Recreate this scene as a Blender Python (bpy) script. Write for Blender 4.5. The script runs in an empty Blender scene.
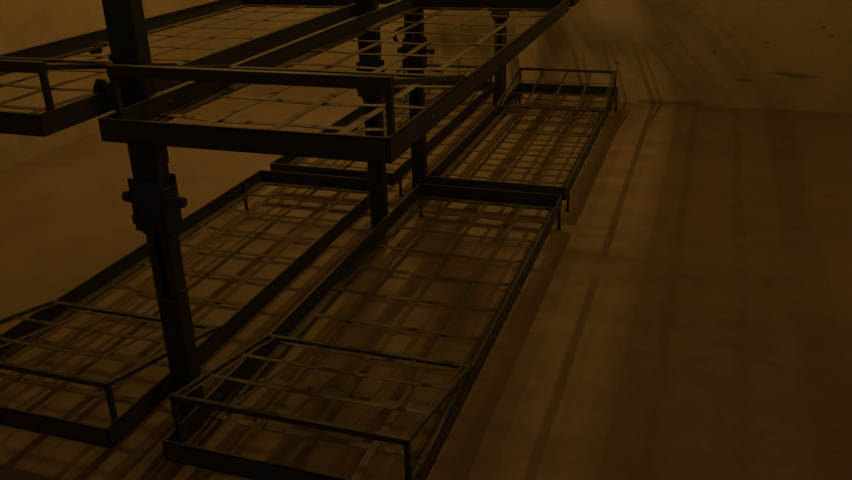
import bpy, bmesh, math, random
from mathutils import Vector, Matrix
random.seed(7)
C = bpy.context.scene.collection

# ---------------------------------------------------------------- measures (metres)
W, L = 0.65, 1.937            # one bunk frame
XA, XB = -1.190, -1.354       # left edge of the right-hand row, right edge of the left-hand row
YN, YC = 1.340, 3.403         # near ends of the first and the second rack
Z1, Z2, Z3 = 0.154, 0.973, 1.79
YW, XL = 5.538, -3.681        # back wall, left wall
RH = 0.058                    # rail height
FL = 0.045                    # flange width

# ---------------------------------------------------------------- materials
def new_mat(name):
    m = bpy.data.materials.new(name); m.use_nodes = True
    nt = m.node_tree; nt.nodes.clear()
    out = nt.nodes.new('ShaderNodeOutputMaterial'); b = nt.nodes.new('ShaderNodeBsdfPrincipled')
    nt.links.new(b.outputs[0], out.inputs[0])
    return m, nt, b
def noise(nt, co, scale, detail=5, rough=.6, dist=0):
    n = nt.nodes.new('ShaderNodeTexNoise'); n.inputs['Scale'].default_value = scale
    n.inputs['Detail'].default_value = detail; n.inputs['Roughness'].default_value = rough
    n.inputs['Distortion'].default_value = dist
    nt.links.new(co, n.inputs['Vector']); return n.outputs['Fac']
def ramp(nt, fac, stops):
    r = nt.nodes.new('ShaderNodeValToRGB'); e = r.color_ramp.elements
    while len(e) < len(stops): e.new(.5)
    for i, (p, c) in enumerate(stops): e[i].position = p; e[i].color = (c[0], c[1], c[2], 1)
    nt.links.new(fac, r.inputs[0]); return r.outputs[0]
def mix(nt, fac, a, b, mode='MIX'):
    m = nt.nodes.new('ShaderNodeMix'); m.data_type = 'RGBA'; m.blend_type = mode
    if isinstance(fac, (int, float)): m.inputs[0].default_value = fac
    else: nt.links.new(fac, m.inputs[0])
    for s, i in ((a, 6), (b, 7)):
        if isinstance(s, tuple): m.inputs[i].default_value = (s[0], s[1], s[2], 1)
        else: nt.links.new(s, m.inputs[i])
    return m.outputs[2]
def bump(nt, b, h, strength, dist=.01):
    n = nt.nodes.new('ShaderNodeBump'); n.inputs['Strength'].default_value = strength
    n.inputs['Distance'].default_value = dist
    nt.links.new(h, n.inputs['Height']); nt.links.new(n.outputs[0], b.inputs['Normal'])
def objco(nt): return nt.nodes.new('ShaderNodeTexCoord').outputs['Object']

def metal(name, dark, light, rough, spec=.35):
    m, nt, b = new_mat(name); co = objco(nt)
    f = noise(nt, co, 18, 6, .65)
    nt.links.new(ramp(nt, f, [(.35, dark), (.75, light)]), b.inputs['Base Color'])
    b.inputs['Roughness'].default_value = rough
    b.inputs['Specular IOR Level'].default_value = spec
    bump(nt, b, noise(nt, co, 90, 3), .25, .002)
    return m
PAINT = metal('black_painted_steel', (.046, .060, .086), (.075, .090, .112), .55)
POST = metal('dark_post_steel', (.040, .052, .075), (.065, .076, .095), .6)
STRAP = metal('dull_steel_strap', (.065, .06, .047), (.12, .107, .082), .5)
BOLT = metal('worn_bolt_steel', (.10, .09, .075), (.20, .18, .14), .4, .5)

def spots(nt, co, pts, base):
    # small stains and holes, each at its own place on the wall
    out = base
    for (x, y, z, r, sx) in pts:
        mp = nt.nodes.new('ShaderNodeMapping')
        mp.inputs['Location'].default_value = (-x/sx, -y, -z); mp.inputs['Scale'].default_value = (1/sx, 1, 1)
        nt.links.new(co, mp.inputs[0])
        ln = nt.nodes.new('ShaderNodeVectorMath'); ln.operation = 'LENGTH'; nt.links.new(mp.outputs[0], ln.inputs[0])
        mr = nt.nodes.new('ShaderNodeMapRange'); mr.interpolation_type = 'SMOOTHSTEP'
        mr.inputs[1].default_value = r*.5; mr.inputs[2].default_value = r*1.3
        mr.inputs[3].default_value = .45; mr.inputs[4].default_value = 0
        nt.links.new(ln.outputs['Value'], mr.inputs[0])
        out = mix(nt, mr.outputs[0], out, (.03, .022, .016))
    return out

def concrete(name, c0, c1, c2, pts=(), patches=False):
    m, nt, b = new_mat(name); co = objco(nt)
    big = noise(nt, co, .9, 4, .55, .4); mid = noise(nt, co, 5, 7, .65, .3); fine = noise(nt, co, 45, 4, .7)
    col = ramp(nt, big, [(.3, c0), (.5, c1), (.72, c2)])
    col = mix(nt, .55, col, ramp(nt, mid, [(.3, (.72, .70, .70)), (.55, (1, 1, 1)), (.8, (1.0, .97, .93))]), 'MULTIPLY')
    col = mix(nt, .35, col, ramp(nt, fine, [(.35, (.7, .7, .7)), (.6, (1, 1, 1))]), 'MULTIPLY')
    # scattered dark flecks
    v = noise(nt, co, 7.5, 2, .4, .8)
    col = mix(nt, ramp(nt, v, [(.72, (0, 0, 0)), (.82, (.3, .3, .3))]), col, (.10, .075, .05))
    col = spots(nt, co, pts, col)
    nt.links.new(col, b.inputs['Base Color'])
    b.inputs['Roughness'].default_value = .85; b.inputs['Specular IOR Level'].default_value = .25
    bump(nt, b, mid, .25, .01)
    return m
FLOOR = concrete('worn_concrete_floor', (.22, .180, .145), (.27, .220, .170), (.31, .262, .20))
WALLM = concrete('stained_concrete_wall', (.48, .42, .32), (.57, .51, .39), (.64, .58, .45),
    pts=[(-.577, YW, .262, .012, 1.6), (.02, YW, .35, .013, 1.3), (.63, YW, .52, .013, 1.2), (.68, YW, .47, .012, 1.6),
         (.33, YW, .42, .011, 1), (.45, YW, .23, .012, 7), (.55, YW, .215, .014, 8), (.22, YW, .18, .012, 5),
         (.12, YW, .50, .008, 1), (-.25, YW, .40, .008, 1), (-.1, YW, .012, .018, 6), (-.3, YW, .008, .020, 7)])
LEFTM = concrete('rough_concrete_wall', (.40, .35, .26), (.47, .41, .31), (.53, .46, .35))

# ---------------------------------------------------------------- mesh helpers
def box(bm, x0, x1, y0, y1, z0, z1):
    vs = [bm.verts.new((x, y, z)) for x in (x0, x1) for y in (y0, y1) for z in (z0, z1)]
    for f in ((0,1,3,2), (4,6,7,5), (0,4,5,1), (2,3,7,6), (0,2,6,4), (1,5,7,3)):
        bm.faces.new([vs[i] for i in f])
def obox(bm, a, b, w, h, up=(0,0,1)):
    # rectangular bar from a to b, w across, h along "up"
    a, b = Vector(a), Vector(b); d = (b-a).normalized(); s = d.cross(Vector(up)).normalized(); u = s.cross(d)
    vs = []
    for p in (a, b):
        for i, j in ((-1,-1), (1,-1), (1,1), (-1,1)): vs.append(bm.verts.new(p + s*w/2*i + u*h/2*j))
    for f in ((3,2,1,0), (4,5,6,7), (0,1,5,4), (1,2,6,5), (2,3,7,6), (3,0,4,7)): bm.faces.new([vs[i] for i in f])
def cyl(bm, a, b, r, n=14, r2=None):
    a, b = Vector(a), Vector(b); d = b-a; q = d.to_track_quat('Z', 'Y').to_matrix().to_4x4()
    bmesh.ops.create_cone(bm, cap_ends=True, segments=n, radius1=r, radius2=r if r2 is None else r2, depth=d.length,
                          matrix=Matrix.Translation((a+b)/2) @ q)
def tube(bm, pts, r, n=10):
    pts = [Vector(p) for p in pts]; rings = []
    for i, p in enumerate(pts):
        d = (pts[min(i+1, len(pts)-1)] - pts[max(i-1, 0)]).normalized()
        s = d.cross(Vector((0, 1, 0.01))).normalized(); u = s.cross(d)
        rings.append([bm.verts.new(p + (s*math.cos(t)+u*math.sin(t))*r) for t in [2*math.pi*k/n for k in range(n)]])
    for a, b in zip(rings, rings[1:]):
        for k in range(n): bm.faces.new((a[k], a[(k+1) % n], b[(k+1) % n], b[k]))
    bm.faces.new(rings[0][::-1]); bm.faces.new(rings[-1])
def build(name, bm, mat, parent=None, bev=0, smooth=False):
    bmesh.ops.recalc_face_normals(bm, faces=bm.faces[:])
    me = bpy.data.meshes.new(name); bm.to_mesh(me); bm.free(); me.materials.append(mat)
    o = bpy.data.objects.new(name, me); C.objects.link(o); o.parent = parent
    if bev:
        m = o.modifiers.new('bevel', 'BEVEL'); m.width = bev; m.segments = 2; m.limit_method = 'ANGLE'
    if smooth:
        for p in me.polygons: p.use_smooth = len(p.vertices) <= 4
    return o
def empty(name, loc=(0, 0, 0), rz=0):
    o = bpy.data.objects.new(name, None); o.empty_display_size = .1; C.objects.link(o)
    o.location = loc; o.rotation_euler = (0, 0, rz); return o
def tag(o, label, cat, group=None):
    o['label'] = label; o['category'] = cat
    if group: o['group'] = group
def struct(name, bm, mat):
    o = build(name, bm, mat); o['kind'] = 'structure'; return o
def copy_tree(o, parent=None):
    c = o.copy(); C.objects.link(c); c.parent = parent
    for ch in list(o.children): copy_tree(ch, c)
    return c

# ---------------------------------------------------------------- room shell
XR, YB, ZC = 3.6, -3.0, 4.7
T = .15
b = bmesh.new(); box(b, XL-T, XR+T, YB-T, YW+T, -T, 0); struct('floor', b, FLOOR)
b = bmesh.new(); box(b, XL-T, XR+T, YB-T, YW+T, ZC, ZC+T); struct('ceiling', b, WALLM)
b = bmesh.new(); box(b, XL, XR, YW, YW+T, 0, ZC); struct('wall_back', b, WALLM)
b = bmesh.new(); box(b, XL-T, XL, YB, YW+T, 0, ZC); struct('wall_left', b, LEFTM)
b = bmesh.new(); box(b, XR, XR+T, YB, YW+T, 0, ZC); struct('wall_right', b, WALLM)
b = bmesh.new(); box(b, XL, XR, YB-T, YB, 0, ZC); struct('wall_front', b, WALLM)

# ---------------------------------------------------------------- bunk frame
# local frame: origin at centre, z = 0 at the foot of the legs; headrest at -y (near) end; top edge at z = Z1
def make_bunk(name, legs=(), hr=.53, hh=.102, left_leg_inset=.0, end_leg_inset=.0, near_leg_inset=.0, rh=RH, bar=(.013, .016)):
    root = empty(name)
    w, l, z = W/2, L/2, Z1
    t = .004
    fr = bmesh.new()
    zb = z-rh
    for s in (-1, 1):                               # long angle irons
        box(fr, s*w-(t if s > 0 else 0), s*w+(0 if s > 0 else t), -l, l, zb, z)
        box(fr, min(s*w, s*(w-FL)), max(s*w, s*(w-FL)), -l, l, zb, zb+t)
        box(fr, s*w-(t if s < 0 else 0)*0-(.007 if s > 0 else 0), s*w+(.007 if s < 0 else 0), -l, l, z-.004, z+.001)
    for s in (-1, 1):                               # end angle irons
        box(fr, -w, w, s*l-(t if s > 0 else 0), s*l+(0 if s > 0 else t), zb, z)
        box(fr, -w, w, min(s*l, s*(l-FL)), max(s*l, s*(l-FL)), zb+.0005, zb+t+.0005)
        box(fr, -w, w, s*l-(.007 if s > 0 else 0), s*l+(.007 if s < 0 else 0), z-.0035, z+.0012)
    build('frame', fr, PAINT, root)
    # woven flat straps on the flanges
    st = bmesh.new(); zs = zb+.0065
    nx, ny = 4, 10
    def strip(bm, pts, wd, th=.0016):
        pts = [Vector(p) for p in pts]; rows = []
        for i, p in enumerate(pts):
            d = (pts[min(i+1, len(pts)-1)]-pts[max(i-1, 0)]).normalized(); s = d.cross(Vector((0, 0, 1))).normalized()
            u = s.cross(d)
            rows.append([bm.verts.new(p+s*wd/2*a+u*th/2*c) for a, c in ((-1,-1), (1,-1), (1,1), (-1,1))])
        for a, c in zip(rows, rows[1:]):
            for k in range(4): bm.faces.new((a[k], a[(k+1) % 4], c[(k+1) % 4], c[k]))
        bm.faces.new(rows[0][::-1]); bm.faces.new(rows[-1])
    rnd = random.Random(3)
    for i in range(1, nx):
        x = -w+W*i/nx; pts = []
        for k in range(0, ny*4+1):
            y = -l+.012+(L-.024)*k/(ny*4)
            pts.append((x+rnd.uniform(-.001, .001), y, zs-.004*math.sin(math.pi*k/(ny*4))+.0014*math.cos(math.pi*k/4+(i % 2)*math.pi)))
        strip(st, pts, .021)
    for j in range(1, ny):
        y = -l+L*j/ny+rnd.uniform(-.006, .006); tilt = rnd.uniform(-.006, .006); pts = []
        sag = rnd.uniform(.002, .007)
        for k in range(0, 17):
            x = -w+.008+(W-.016)*k/16
            pts.append((x, y+tilt*(k/16-.5), zs+.001-sag*math.sin(math.pi*k/16)-.0014*math.cos(math.pi*k/4+(j % 2)*math.pi)))
        strip(st, pts, .021)
    for s in (-1, 1):                               # border straps lying on the flanges
        strip(st, [(s*(w-.0245), -l+.012+(L-.024)*k/12, zs-.0012) for k in range(13)], .033)
        strip(st, [(-w+.012+(W-.024)*k/6, s*(l-.0265), zs-.0004) for k in range(7)], .030)
    build('strap_mesh', st, STRAP, root)
    # tilted headrest: top bar on two short posts, side bars down to a cross bar on the rails
    hi, ho = .017, .05
    hd = bmesh.new()
    xs = (-w+hi, w-hi); yt = -l+ho; yh = -l+hr; zt = z+hh
    for x in xs:
        obox(hd, (x, yt, zt-.002), (x*1.03, yh, z+.004), .010, .012)
    obox(hd, (xs[0]-.007, yt, zt-.002), (xs[1]+.007, yt, zt-.002), *bar)
    obox(hd, (-w, yh, z+.001), (w, yh, z+.001), .016, .010)
    hobj = build('headrest', hd, PAINT, root, bev=.001)
    for x in xs:
        hp = bmesh.new(); obox(hp, (x, yt, zb), (x, yt, zt), .013, .013, (0, 1, 0))
        build('headrest_support', hp, PAINT, hobj, bev=.001)
    hs = bmesh.new()
    def hz(y): return z+.001 + (zt-z-.006)*(yh-y)/(yh-yt)
    for k in (1, 2):
        y = yh+(yt-yh)*(k/3+.01)
        strip(hs, [(xs[0]+(xs[1]-xs[0])*i/8, y, hz(y)+.002-.003*math.sin(math.pi*i/8)) for i in range(9)], .014)
    for i in (1, 2, 3):
        x = xs[0]+(xs[1]-xs[0])*i/4
        strip(hs, [(x, yh+(yt-yh)*k/8, hz(yh+(yt-yh)*k/8)-.001-.002*math.sin(math.pi*k/8)) for k in range(9)], .014)
    for s in (-1, 1):                                # inner border strips of the headrest
        x = s*(w-hi-.014)
        strip(hs, [(x, yh+.0+(yt-yh)*k/4, hz(yh+(yt-yh)*k/4)+.001) for k in range(5)], .008)
    build('headrest_strap', hs, STRAP, hobj)
    if legs:
        for sx, sy in legs:
            lg = bmesh.new(); x = sx*(w-.008); y = sy*(l-.012)
            if sx < 0 and sy > 0: y -= left_leg_inset
            if sy > 0: y -= end_leg_inset
            else: y += near_leg_inset
            obox(lg, (x, y, 0), (x, y, z-.004), .012, .012, (0, 1, 0))
            box(lg, x-.009, x+.009, y-.009, y+.009, 0, .004)
            build('leg', lg, PAINT, root, bev=.001)
    for s in (-1, 1):
        for y in (-l+.24, l-.24):
            bl = bmesh.new(); cyl(bl, (s*(w-.009), y, z-.022), (s*(w+.003), y, z-.022), .0065, 6)
            build('bolt', bl, BOLT, root)
    return root

GL = 'floor-level bunks'; GU = 'middle-level bunks'
low = make_bunk('bunk_bed', legs=((1, -1), (-1, 1), (1, 1)), near_leg_inset=.10)
low.location = (XA+W/2, YN+L/2, 0)
tag(low, 'lowest steel bunk nearest the camera on the right of the posts, on short legs', 'bunk', GL)
lowB = make_bunk('bunk_bed', legs=((-1, -1), (-1, 1), (1, 1)), left_leg_inset=.16)
lowB.location = (XB-W/2, YN+L/2, 0)
tag(lowB, 'lowest steel bunk at bottom left, cut by the picture edge, left of the thick post', 'bunk', GL)
far = make_bunk('bunk_bed', legs=((-1, -1), (1, -1), (-1, 1), (1, 1)), hr=.62, hh=.108, end_leg_inset=.10)
far.location = (XA+W/2, YC+L/2-.03, 0); far.rotation_euler.z = math.pi
tag(far, 'farthest floor-level bunk standing free by the back wall, headrest raised against the wall', 'bunk', GL)
farB = copy_tree(far)
farB.location = (XB-W/2, YC+L/2-.03, 0)
tag(farB, 'far left floor-level bunk mostly hidden behind the posts and middle bunks', 'bunk', GL)
up = make_bunk('bunk_bed', legs=(), hr=.50, hh=.093, rh=.048, bar=(.018, .024))
up.location = (XA+W/2, YN+L/2, Z2-Z1)
tag(up, 'middle-level steel bunk with thick front rail bolted right of the posts above the lowest bunk', 'bunk', GU)
upB = copy_tree(up); upB.location = (XB-W/2+.015, YN+L/2, Z2-Z1)
tag(upB, 'middle-level steel bunk at upper left, its corner hanging left of the thick post', 'bunk', GU)
upF = copy_tree(up); upF.location = (XA+W/2, YC+L/2-.03, Z2-Z1); upF.rotation_euler.z = math.pi
tag(upF, 'far middle-level bunk right of the posts, only its end showing at the top edge', 'bunk', GU)
upG = copy_tree(up); upG.location = (XB-W/2+.015, YC+L/2-.03, Z2-Z1); upG.rotation_euler.z = math.pi
tag(upG, 'far middle-level bunk left of the posts, behind the far end of the upper left bunk', 'bunk', GU)
TOPS = False
if TOPS:
    for x, y, r, t_ in ((XA+W/2, YN+L/2, 0, 'top-level bunk above the near right one, out of the picture'),
                        (XB-W/2+.015, YN+L/2, 0, 'top-level bunk above the near left one, out of the picture'),
                        (XA+W/2, YC+L/2-.03, math.pi, 'top-level bunk above the far right one, out of the picture'),
                        (XB-W/2+.015, YC+L/2-.03, math.pi, 'top-level bunk above the far left one, out of the picture')):
        o = copy_tree(up); o.location = (x, y, Z3-Z1); o.rotation_euler.z = r
        tag(o, t_, 'bunk', 'top-level bunks')

# latch parts seen on the upper left bunk
def latch(x, y, z):
    hk = bmesh.new()
    tube(hk, [(x+.0, y, z-.02), (x+.004, y, z+.012), (x-.006, y, z+.020), (x-.018, y, z+.022), (x-.026, y, z+.010), (x-.026, y, z-.020)], .012, 12)
    o = build('latch_hook', hk, PAINT, upB, smooth=True)
    return o
latch(W/2-.004, -.745, Z1-.004)
lk = bmesh.new()
cyl(lk, (-W/2+.004, -.04, Z1-.055), (-W/2+.040, -.04, Z1-.050), .016, 16); cyl(lk, (-W/2+.038, -.04, Z1-.05), (-W/2+.048, -.04, Z1-.05), .009, 6)
build('latch_knob', lk, PAINT, upB, bev=.002)

# ---------------------------------------------------------------- posts
XP = -1.287
def channel(bm, w, d, t, z0, z1, y=0):
    # C channel, open toward -y
    box(bm, -w/2, w/2, y+d/2-t, y+d/2, z0, z1)
    for s in (-1, 1):
        box(bm, min(s*w/2, s*(w/2-t)), max(s*w/2, s*(w/2-t)), y-d/2, y+d/2-t, z0, z1)
        box(bm, min(s*(w/2-t), s*(w/2-.022)), max(s*(w/2-t), s*(w/2-.022)), y-d/2, y-d/2+t, z0, z1)
def make_post():
    root = empty('bunk_post')
    b = bmesh.new(); channel(b, .066, .044, .004, .006, .66); box(b, -.028, .028, -.0212, -.0172, .006, .42)
    build('lower_post', b, POST, root)
    b = bmesh.new(); box(b, -.040, .040, -.026, .018, .60, 2.25)
    build('upper_post', b, POST, root, bev=.004)
    b = bmesh.new(); box(b, -.042, .042, -.035, .035, 0, .006); build('base_plate', b, POST, root, bev=.001)
    for z0 in (Z2-.36, Z2-.36+.82):
        cl = bmesh.new()                              # clamp collar
        for y in (-.034, .026): box(cl, -.048, .048, y-.003, y+.003, z0, z0+.14)
        for s in (-1, 1): box(cl, s*.045-.003, s*.045+.003, -.033, .026, z0+.0, z0+.115)
        box(cl, -.05, .05, -.042, -.038, z0+.02, z0+.045)
        c = build('clamp_collar', cl, POST, root, bev=.0015)
        for s in (-1, 1):
            kb = bmesh.new()
            e = .020 if s > 0 else 0
            cyl(kb, (s*.045, -.02, z0+.085), (s*(.058+e), -.02, z0+.085), .009, 12)
            cyl(kb, (s*(.055+e), -.02, z0+.085), (s*(.078+e), -.02, z0+.085), .016, 14, .013)
            build('clamp_knob', kb, POST, c, bev=.001)
        for x, z in ((.012, z0+.012), (-.012, z0+.052), (.028, z0+.010)):
            bt = bmesh.new(); cyl(bt, (x, -.038, z), (x, -.046, z), .005, 6)
            build('bolt', bt, BOLT, c)
        # lugs that carry the two bunks
        zl = z0+.36
        for x0_, x1_ in ((.040, .094), (-.043, -.038)):
            ar = bmesh.new(); box(ar, x0_, x1_, -.028, .028, zl-.046, zl-.012)
            build('bracket_arm', ar, POST, root, bev=.001)
        bp = bmesh.new(); box(bp, -.040, .040, .018, .023, z0+.17, z0+.33); build('bracket_plate', bp, POST, root, bev=.001)
        cp = bmesh.new(); box(cp, -.0405, .0405, -.034, .0, z0+.43, z0+.445); box(cp, -.010, .010, -.044, -.036, z0+.37, z0+.43)
        cyl(cp, (0, -.048, z0+.40), (0, -.034, z0+.40), .009, 12)
        build('stop_collar', cp, POST, root, bev=.001)
    bt = bmesh.new(); cyl(bt, (.036, -.01, .44), (.058, -.01, .44), .005, 8); cyl(bt, (.05, -.01, .44), (.056, -.01, .44), .008, 6)
    build('locking_pin', bt, BOLT, root)
    lp = bmesh.new(); box(lp, -.03, .03, -.0345, -.0275, .415, .421); build('stop_lip', lp, BOLT, root)
    return root
p1 = make_post(); p1.location = (XP-.008, 1.60, 0); p1.rotation_euler.y = .010
tag(p1, 'thick dark steel post nearest the camera with knobs on its clamp', 'post', 'upright posts between the bunks')
for y, lab in ((3.03, 'dark steel post behind the near middle bunk, second from the camera'),
               (3.56, 'dark post hung with a chain and hook, just behind the second post'),
               (5.06, 'farthest dark steel post standing close to the back wall')):
    p = copy_tree(p1); p.location = (XP if y < 5 else XP+.03, y, 0)
    p.rotation_euler.y = 0
    if y == 3.56: third = p
    tag(p, lab, 'post', 'upright posts between the bunks')

# ---------------------------------------------------------------- lights
def lamp(name, loc, power, col, r, label, shade=True):  # unseen fill lamp, added only to brighten the scene
    root = empty(name, loc)
    b = bmesh.new(); bmesh.ops.create_uvsphere(b, u_segments=20, v_segments=12, radius=.045, matrix=Matrix.Translation((0, 0, 0)))
    m, nt, p = new_mat('glowing_fill_bulb'); p.inputs['Emission Color'].default_value = (*col, 1); p.inputs['Emission Strength'].default_value = 6
    o = build('bulb', b, m, root, smooth=True)
    o.visible_shadow = True
    b = bmesh.new(); cyl(b, (0, 0, .04), (0, 0, .09), .022, 16); cyl(b, (0, 0, .09), (0, 0, ZC-loc[2]), .005, 8); build('fill_lamp_holder', b, POST, root)
    d = bpy.data.lights.new(name+'_light', 'POINT'); d.energy = power; d.color = col; d.shadow_soft_size = r
    lo = bpy.data.objects.new(name+'_light', d); lo.location = (0, 0, -.06-r); lo.parent = root; C.objects.link(lo)
    tag(root, label, 'lamp')
# chain with a hook hanging on the third post
ch = bmesh.new()
for k in range(9):
    M = Matrix.Translation((.022+.006*math.sin(k*1.3), -.062, .66+.034*k)) @ Matrix.Rotation(k*math.pi/2, 4, 'Z') @ Matrix.Rotation(math.pi/2, 4, 'X') @ Matrix.Scale(1.35, 4, (0, 1, 0))
    ring = []
    for i in range(16):
        t = 2*math.pi*i/16
        ring.append([ch.verts.new(M @ Vector(((.014+.0055*math.cos(q))*math.cos(t), (.014+.0055*math.cos(q))*math.sin(t), .0055*math.sin(q)))) for q in [2*math.pi*j/8 for j in range(8)]])
    for i in range(16):
        for j in range(8): ch.faces.new((ring[i][j], ring[(i+1) % 16][j], ring[(i+1) % 16][(j+1) % 8], ring[i][(j+1) % 8]))
build('chain', ch, POST, third, smooth=True)
hk = bmesh.new()
tube(hk, [(-.01, -.05, .80), (-.045, -.055, .80), (-.07, -.055, .785), (-.078, -.055, .76), (-.066, -.055, .742)], .010)
cyl(hk, (-.01, -.065, .80), (-.01, -.03, .80), .022, 16)
build('chain_hook', hk, POST, third, smooth=True)

AMB = (1.0, .525, .11)
def tube_lamp(loc, length, power, col, label, wide=.03, hood=False, bulbs=0):
    # ceiling-hung strip lamp with one long amber tube running along the bunks
    root = empty('strip_lamp', loc)
    if hood:  # added plate, unseen, shaped to cut off light toward the right floor
        b = bmesh.new(); box(b, .118, .122, -length/2-.5, length/2+.5, -.285, .085); box(b, -.05, .122, -length/2-.5, length/2+.5, .085, .089)
        build('added_cutoff_hood', b, POST, root)
    b = bmesh.new(); box(b, -max(.05, wide*.6), max(.05, wide*.6), -length/2-.05, length/2+.05, .035, .085); build('lamp_housing', b, POST, root, bev=.004)
    m, nt, p = new_mat('glowing_amber_tube'); p.inputs['Emission Color'].default_value = (*col, 1); p.inputs['Emission Strength'].default_value = 4
    b = bmesh.new(); cyl(b, (0, -length/2, 0), (0, length/2, 0), .013, 16)
    if wide > .1:
        for x in (-wide/3, wide/3): cyl(b, (x, -length/2, 0), (x, length/2, 0), .013, 16)
    build('tube', b, m, root, smooth=True)
    for s in (-1, 1):
        b = bmesh.new(); box(b, -.014, .014, s*length/2-.012, s*length/2+.012, -.012, .036); build('tube_holder', b, POST, root)
        b = bmesh.new(); cyl(b, (0, s*length*.35, .085), (0, s*length*.35, ZC-loc[2]), .005, 8); build('hanging_rod', b, POST, root)
    if bulbs:
        for k in range(bulbs):
            d = bpy.data.lights.new('strip_light', 'POINT'); d.energy = power/bulbs; d.color = col; d.shadow_soft_size = .03
            lo = bpy.data.objects.new('strip_light', d); lo.parent = root; C.objects.link(lo)
            lo.location = (0, -length/2+length*(k+.5)/bulbs, -.05)
        tag(root, label, 'lamp'); return
    d = bpy.data.lights.new('strip_light', 'AREA'); d.shape = 'RECTANGLE'; d.size = wide; d.size_y = length
    d.energy = power; d.color = col
    lo = bpy.data.objects.new('strip_light', d); lo.location = (0, 0, -.02); lo.parent = root; C.objects.link(lo)
    tag(root, label, 'lamp', None)
tube_lamp((-1.63, 4.30, 3.25), .36, 18, AMB, 'amber strip lamp with an added light-blocking hood hanging above the far bunks', wide=.012, hood=True)
tube_lamp((-2.6, 4.1, 2.95), .9, 26, AMB, 'amber strip lamp hanging high by the left wall', bulbs=5)
lamp('fill_lamp', (1.3, 3.4, 3.9), 26, AMB, .25, 'added amber fill bulb hanging high above the open floor on the right')  # added fill, lifts the open floor and wall on the right
lamp('fill_lamp', (1.6, -.3, 3.6), 8, (1.0, .66, .38), .2, 'added dim amber fill bulb hanging high behind the camera')  # added fill for the rail faces turned toward the camera

wd = bpy.data.worlds.new('world'); bpy.context.scene.world = wd; wd.use_nodes = True
wd.node_tree.nodes['Background'].inputs[0].default_value = (.5, .45, .4, 1)
wd.node_tree.nodes['Background'].inputs[1].default_value = .0

# ---------------------------------------------------------------- camera
f, pi_, ya, ro, H = 816.34, .413, .3419, -.0353, 1.401
fw = Vector((-math.sin(ya)*math.cos(pi_), math.cos(ya)*math.cos(pi_), -math.sin(pi_)))
r = Vector((math.cos(ya), math.sin(ya), 0)); u = r.cross(fw)
r2 = r*math.cos(ro)+u*math.sin(ro); u2 = -r*math.sin(ro)+u*math.cos(ro)
cd = bpy.data.cameras.new('camera'); cam = bpy.data.objects.new('camera', cd); C.objects.link(cam)
cam.matrix_world = Matrix(((r2.x, u2.x, -fw.x, 0), (r2.y, u2.y, -fw.y, 0), (r2.z, u2.z, -fw.z, H), (0, 0, 0, 1)))
cd.sensor_width = 36; cd.lens = 36*f/852; cd.clip_start = .02
sc = bpy.context.scene; sc.camera = cam
vs = sc.view_settings; vs.view_transform = 'Standard'; vs.look = 'None'; vs.exposure = 0; vs.gamma = 1; vs.use_curve_mapping = False
